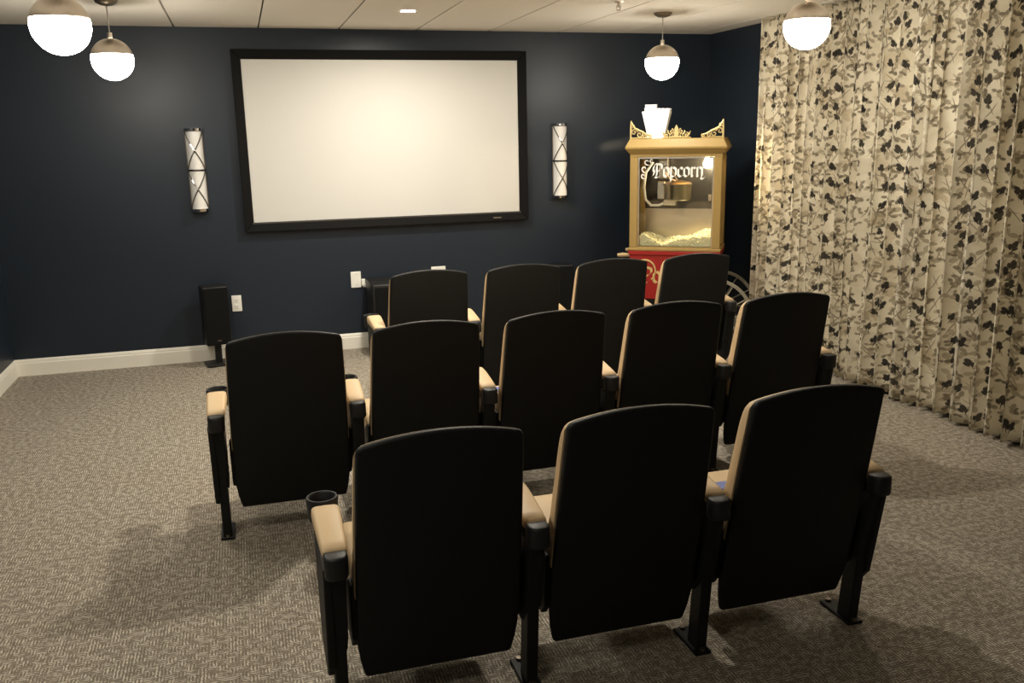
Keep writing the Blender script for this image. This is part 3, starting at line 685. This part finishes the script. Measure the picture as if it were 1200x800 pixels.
# crest ornaments
def spiral(mb, cx, cz, r, turns, a0, d, rad=0.0055, y=0.0):
    n = int(18 * turns); mb.tube([(cx + r * (1 - 0.85 * k / n) * math.cos(a0 + d * 2 * PI * turns * k / n), y, cz + r * (1 - 0.85 * k / n) * math.sin(a0 + d * 2 * PI * turns * k / n)) for k in range(n + 1)], [rad * (1 - 0.35 * k / n) for k in range(n + 1)], 6)
def corner_crest(sx):
    mb = MB(); y = 0.010; b = Z(1.683)
    X = lambda t: sx * (HW - 0.002 - t)
    mb.tube([(X(0), y, b), (X(0), y, b + 0.075), (X(0.002), y, b + 0.140)], [0.008, 0.008, 0.005], 6)
    mb.tube([(X(0), y, b + 0.005), (X(0.06), y, b + 0.007), (X(0.165), y, b + 0.005)], [0.007, 0.006, 0.004], 6)
    mb.tube([(X(0), y, b + 0.132), (X(0.016), y, b + 0.105), (X(0.030), y, b + 0.085), (X(0.062), y, b + 0.066), (X(0.090), y, b + 0.055), (X(0.120), y, b + 0.036), (X(0.160), y, b + 0.024)], [0.006, 0.008, 0.007, 0.009, 0.008, 0.007, 0.005], 6)
    spiral(mb, X(0.026), b + 0.052, 0.026, 1.3, 0 if sx < 0 else PI, -sx, y=y)
    spiral(mb, X(0.068), b + 0.034, 0.026, 1.3, 1.0, sx, y=y)
    spiral(mb, X(0.112), b + 0.024, 0.019, 1.2, 2.0, -sx, y=y)
    spiral(mb, X(0.150), b + 0.018, 0.014, 1.2, 2.0, sx, y=y)
    spiral(mb, X(0.018), b + 0.095, 0.014, 1.1, 2.0, sx, 0.0045, y=y)
    part('corner_crest', mb, 'goldcast', pm, smooth=True)
corner_crest(-1); corner_crest(1)
mb = MB(); b = Z(1.683); y = 0.010
mb.tube([(-0.108, y, b + 0.006), (0, y, b + 0.010), (0.112, y, b + 0.006)], [0.005, 0.009, 0.005], 6)
mb.prism([(-0.012, b + 0.012), (0.012, b + 0.012), (0.022, b + 0.040), (0.012, b + 0.055), (0.016, b + 0.072), (0, b + 0.106), (-0.016, b + 0.072), (-0.012, b + 0.055), (-0.022, b + 0.040)], lambda x, z: (x, y - 0.006, z), lambda x, z: (x, y + 0.006, z))
for s in (-1, 1):
    spiral(mb, s * 0.036, b + 0.055, 0.018, 1.2, PI / 2, s, y=y); spiral(mb, s * 0.036, b + 0.024, 0.022, 1.3, PI if s > 0 else 0, s, y=y)
    spiral(mb, s * 0.078, b + 0.026, 0.020, 1.2, PI / 2, -s, y=y)
    mb.tube([(s * 0.070, y, b + 0.010), (s * 0.098, y, b + 0.030), (s * 0.108, y, b + 0.056)], [0.006, 0.007, 0.003], 6)
    mb.tube([(s * 0.05, y, b + 0.03), (s * 0.066, y, b + 0.048), (s * 0.062, y, b + 0.064)], [0.006, 0.007, 0.003], 6)
part('centre_crest', mb, 'goldcast', pm, smooth=True)
# kettle assembly
ky, kx = 0.20, -0.005
part('motor_column', MB().box((-0.125, 0.26, Z(1.46)), (0.075, 0.08, 0.19)), 'steel', pm, bevel=0.006)
kt = part('kettle', MB().lathe([(0.001, 0), (0.098, 0.0), (0.108, 0.012), (0.110, 0.118), (0.116, 0.124), (0.116, 0.130), (0.104, 0.130), (0.100, 0.02), (0.001, 0.016)], 32, (kx, ky, Z(1.195))), 'steel', pm, smooth=True)
part('kettle_lid', MB().lathe([(0.114, 0.132), (0.10, 0.142), (0.04, 0.156), (0.001, 0.158), (0.001, 0.150), (0.10, 0.136)], 32, (kx, ky, Z(1.195)), closed=True), 'copper', kt, smooth=True)
part('kettle_hanger', MB().box((kx - 0.13, ky, Z(1.275)), (0.06, 0.05, 0.14)).box((kx - 0.06, ky, Z(1.175)), (0.10, 0.06, 0.04)), 'steel', kt, bevel=0.005, seg=1)
part('stir_rod', MB().cyl((kx, ky, Z(1.34)), (kx - 0.06, ky + 0.05, Z(1.44)), 0.007), 'bronze', kt)
part('dump_handle', MB().tube([(kx - 0.01, ky - 0.06, Z(1.345)), (kx - 0.06, ky - 0.07, Z(1.37)), (kx - 0.10, ky - 0.08, Z(1.42))], [0.012, 0.011, 0.010], 10), 'bronze', kt, smooth=True)
pts = []
for k in range(25):
    u = k / 24; a = PI * 0.5 + PI * 1.0 * u
    pts.append((-0.150 + 0.115 * math.cos(a) * (0.9 if u < 0.5 else 1), 0.16, Z(1.265) + (0.10 + 0.15 * (1 - u)) * math.sin(a) * (1 if u < 0.5 else 1)))
part('power_lead', MB().tube([(-0.20, 0.16, Z(1.50)), (-0.255, 0.16, Z(1.42)), (-0.270, 0.16, Z(1.30)), (-0.255, 0.16, Z(1.20)), (-0.21, 0.16, Z(1.155)), (-0.15, 0.17, Z(1.155)), (-0.10, 0.19, Z(1.175))], 0.010, 10), 'plate', kt, smooth=True)
lm = part('interior_bulb', MB().lathe([(0.0005, -0.045), (0.018, -0.040), (0.028, -0.022), (0.028, -0.004), (0.016, 0.022), (0.012, 0.035)], 20, (0.235, 0.095, Z(1.495))), 'bulb', pm, smooth=True)
part('bulb_socket', MB().cyl((0.235, 0.095, Z(1.528)), (0.235, 0.095, Z(1.552)), 0.018), 'plate', lm)

# popcorn heap inside (uncountable)
rng = random.Random(3); mb = MB()
ico_v = []; g = (1 + 5 ** 0.5) / 2
for a, b in ((-1, g), (1, g), (-1, -g), (1, -g)): ico_v += [Vector((a, b, 0)), Vector((0, a, b)), Vector((b, 0, a))]
bmx = bmesh.new(); bmesh.ops.create_icosphere(bmx, subdivisions=1, radius=1.0)
iv = [v.co.copy() for v in bmx.verts]; iff = [[v.index for v in f.verts] for f in bmx.faces]; bmx.free()
def hgt(x, y):
    u = (x + 0.29) / 0.58
    return 0.050 + 0.045 * math.exp(-((u - 0.05) / 0.16) ** 2) + 0.060 * math.exp(-((u - 0.95) / 0.30) ** 2) - 0.018 * math.exp(-((u - 0.35) / 0.12) ** 2) + 0.01 * math.sin(20 * x + 9 * y) - 0.02 * (1 - y / DEP)
nx, ny = 30, 16
gv = []; gf = []
for j in range(ny + 1):
    for i in range(nx + 1):
        x = -0.288 + 0.576 * i / nx; yy = 0.048 + 0.31 * j / ny; gv.append((x, yy, Z(0.838) + hgt(x, yy) - 0.008))
for j in range(ny):
    for i in range(nx): gf.append((j * (nx + 1) + i, j * (nx + 1) + i + 1, (j + 1) * (nx + 1) + i + 1, (j + 1) * (nx + 1) + i))
nb = len(gv)
for (x, yy, z) in list(gv): gv.append((x, yy, Z(0.8385)))
for j in range(ny):
    for i in range(nx): gf.append(tuple(nb + q for q in (j * (nx + 1) + i, (j + 1) * (nx + 1) + i, (j + 1) * (nx + 1) + i + 1, j * (nx + 1) + i + 1)))
for i in range(nx): gf.append((i, nb + i, nb + i + 1, i + 1)); q = ny * (nx + 1); gf.append((q + i, q + i + 1, nb + q + i + 1, nb + q + i))
for j in range(ny): a0 = j * (nx + 1); a1 = a0 + nx + 1; gf.append((a0, a1, nb + a1, nb + a0)); gf.append((a0 + nx, nb + a0 + nx, nb + a1 + nx, a1 + nx))
mb.add(gv, gf)
for k in range(760):
    x = rng.uniform(-0.280, 0.280); yy = rng.uniform(0.052, 0.345)
    if k > 520: yy = 0.051 + 0.003 * rng.random()
    z = Z(0.838) + hgt(x, yy) - 0.004 if k <= 520 else Z(0.842) + rng.random() * hgt(x, 0.055)
    r = rng.uniform(0.009, 0.014); rt = Matrix.Rotation(rng.random() * 6, 3, Vector((rng.random() - .5, rng.random() - .5, rng.random() - .5)).normalized())
    sq = Vector((1, rng.uniform(0.7, 1), rng.uniform(0.6, 1)))
    mb.add([rt @ Vector((v.x * sq.x, v.y * sq.y, v.z * sq.z)) * (r * rng.uniform(0.75, 1.2)) + Vector((x, yy, z)) for v in iv], iff)
pc = part('popcorn_heap', mb, 'popcorn')
pc.location = (PF[0], PF[1], 0.803); pc.rotation_euler = (0, 0, PA)
tag(pc, 'heap of yellow popcorn behind the glass of the machine', 'popcorn', kind='stuff')

# white paper popcorn bags nested on the roof
def bag(sx, y, z0, w0, w1, h, tilt, label):
    t = thing('popcorn_bag', label, 'paper bag', (0, 0, 0), 0, 'white popcorn bags on the machine')
    R = Matrix.Translation((PF[0], PF[1], 0)) @ Matrix.Rotation(PA, 4, 'Z') @ Matrix.Translation((sx, y, z0)) @ Matrix.Rotation(tilt, 4, 'Y')
    mb = MB(); n = 12; d0, d1 = w0 * 0.62, w1 * 0.62
    def rng_(w, d, z, zig):
        pts = []
        per = [(-1, -1), (1, -1), (1, 1), (-1, 1)]
        for e in range(4):
            a = per[e]; b = per[(e + 1) % 4]
            for k in range(n):
                u = k / n; pts.append(((a[0] + (b[0] - a[0]) * u) * w / 2, (a[1] + (b[1] - a[1]) * u) * d / 2, z + (0.005 * (k % 2) if zig else 0)))
        return pts
    N = 4 * n; o0 = rng_(w0, d0, 0, 0); o1 = rng_(w1, d1, h, 1); i1 = rng_(w1 - 0.003, d1 - 0.003, h, 1); i0 = rng_(w0 - 0.003, d0 - 0.003, 0.003, 0)
    mb.v = o0 + o1 + i1 + i0
    for q in range(3): mb.f += [(q * N + k, q * N + (k + 1) % N, (q + 1) * N + (k + 1) % N, (q + 1) * N + k) for k in range(N)]
    mb.f += [tuple(range(N))[::-1], tuple(range(3 * N, 4 * N))]
    b = part('bag_body', mb, 'paper', t)
    t.matrix_world = R
    return t
bag(-0.170, 0.12, 1.6835, 0.125, 0.215, 0.205, 0.0, 'white paper popcorn bag standing on the gold machine roof')
bag(-0.168, 0.12, 1.700, 0.112, 0.196, 0.212, 0.03, 'white paper bag nested in the larger bag on the machine roof')
bag(-0.235, 0.245, 1.6835, 0.060, 0.090, 0.262, 0.0, 'narrow tall white paper bag behind the wide bags on the machine roof')
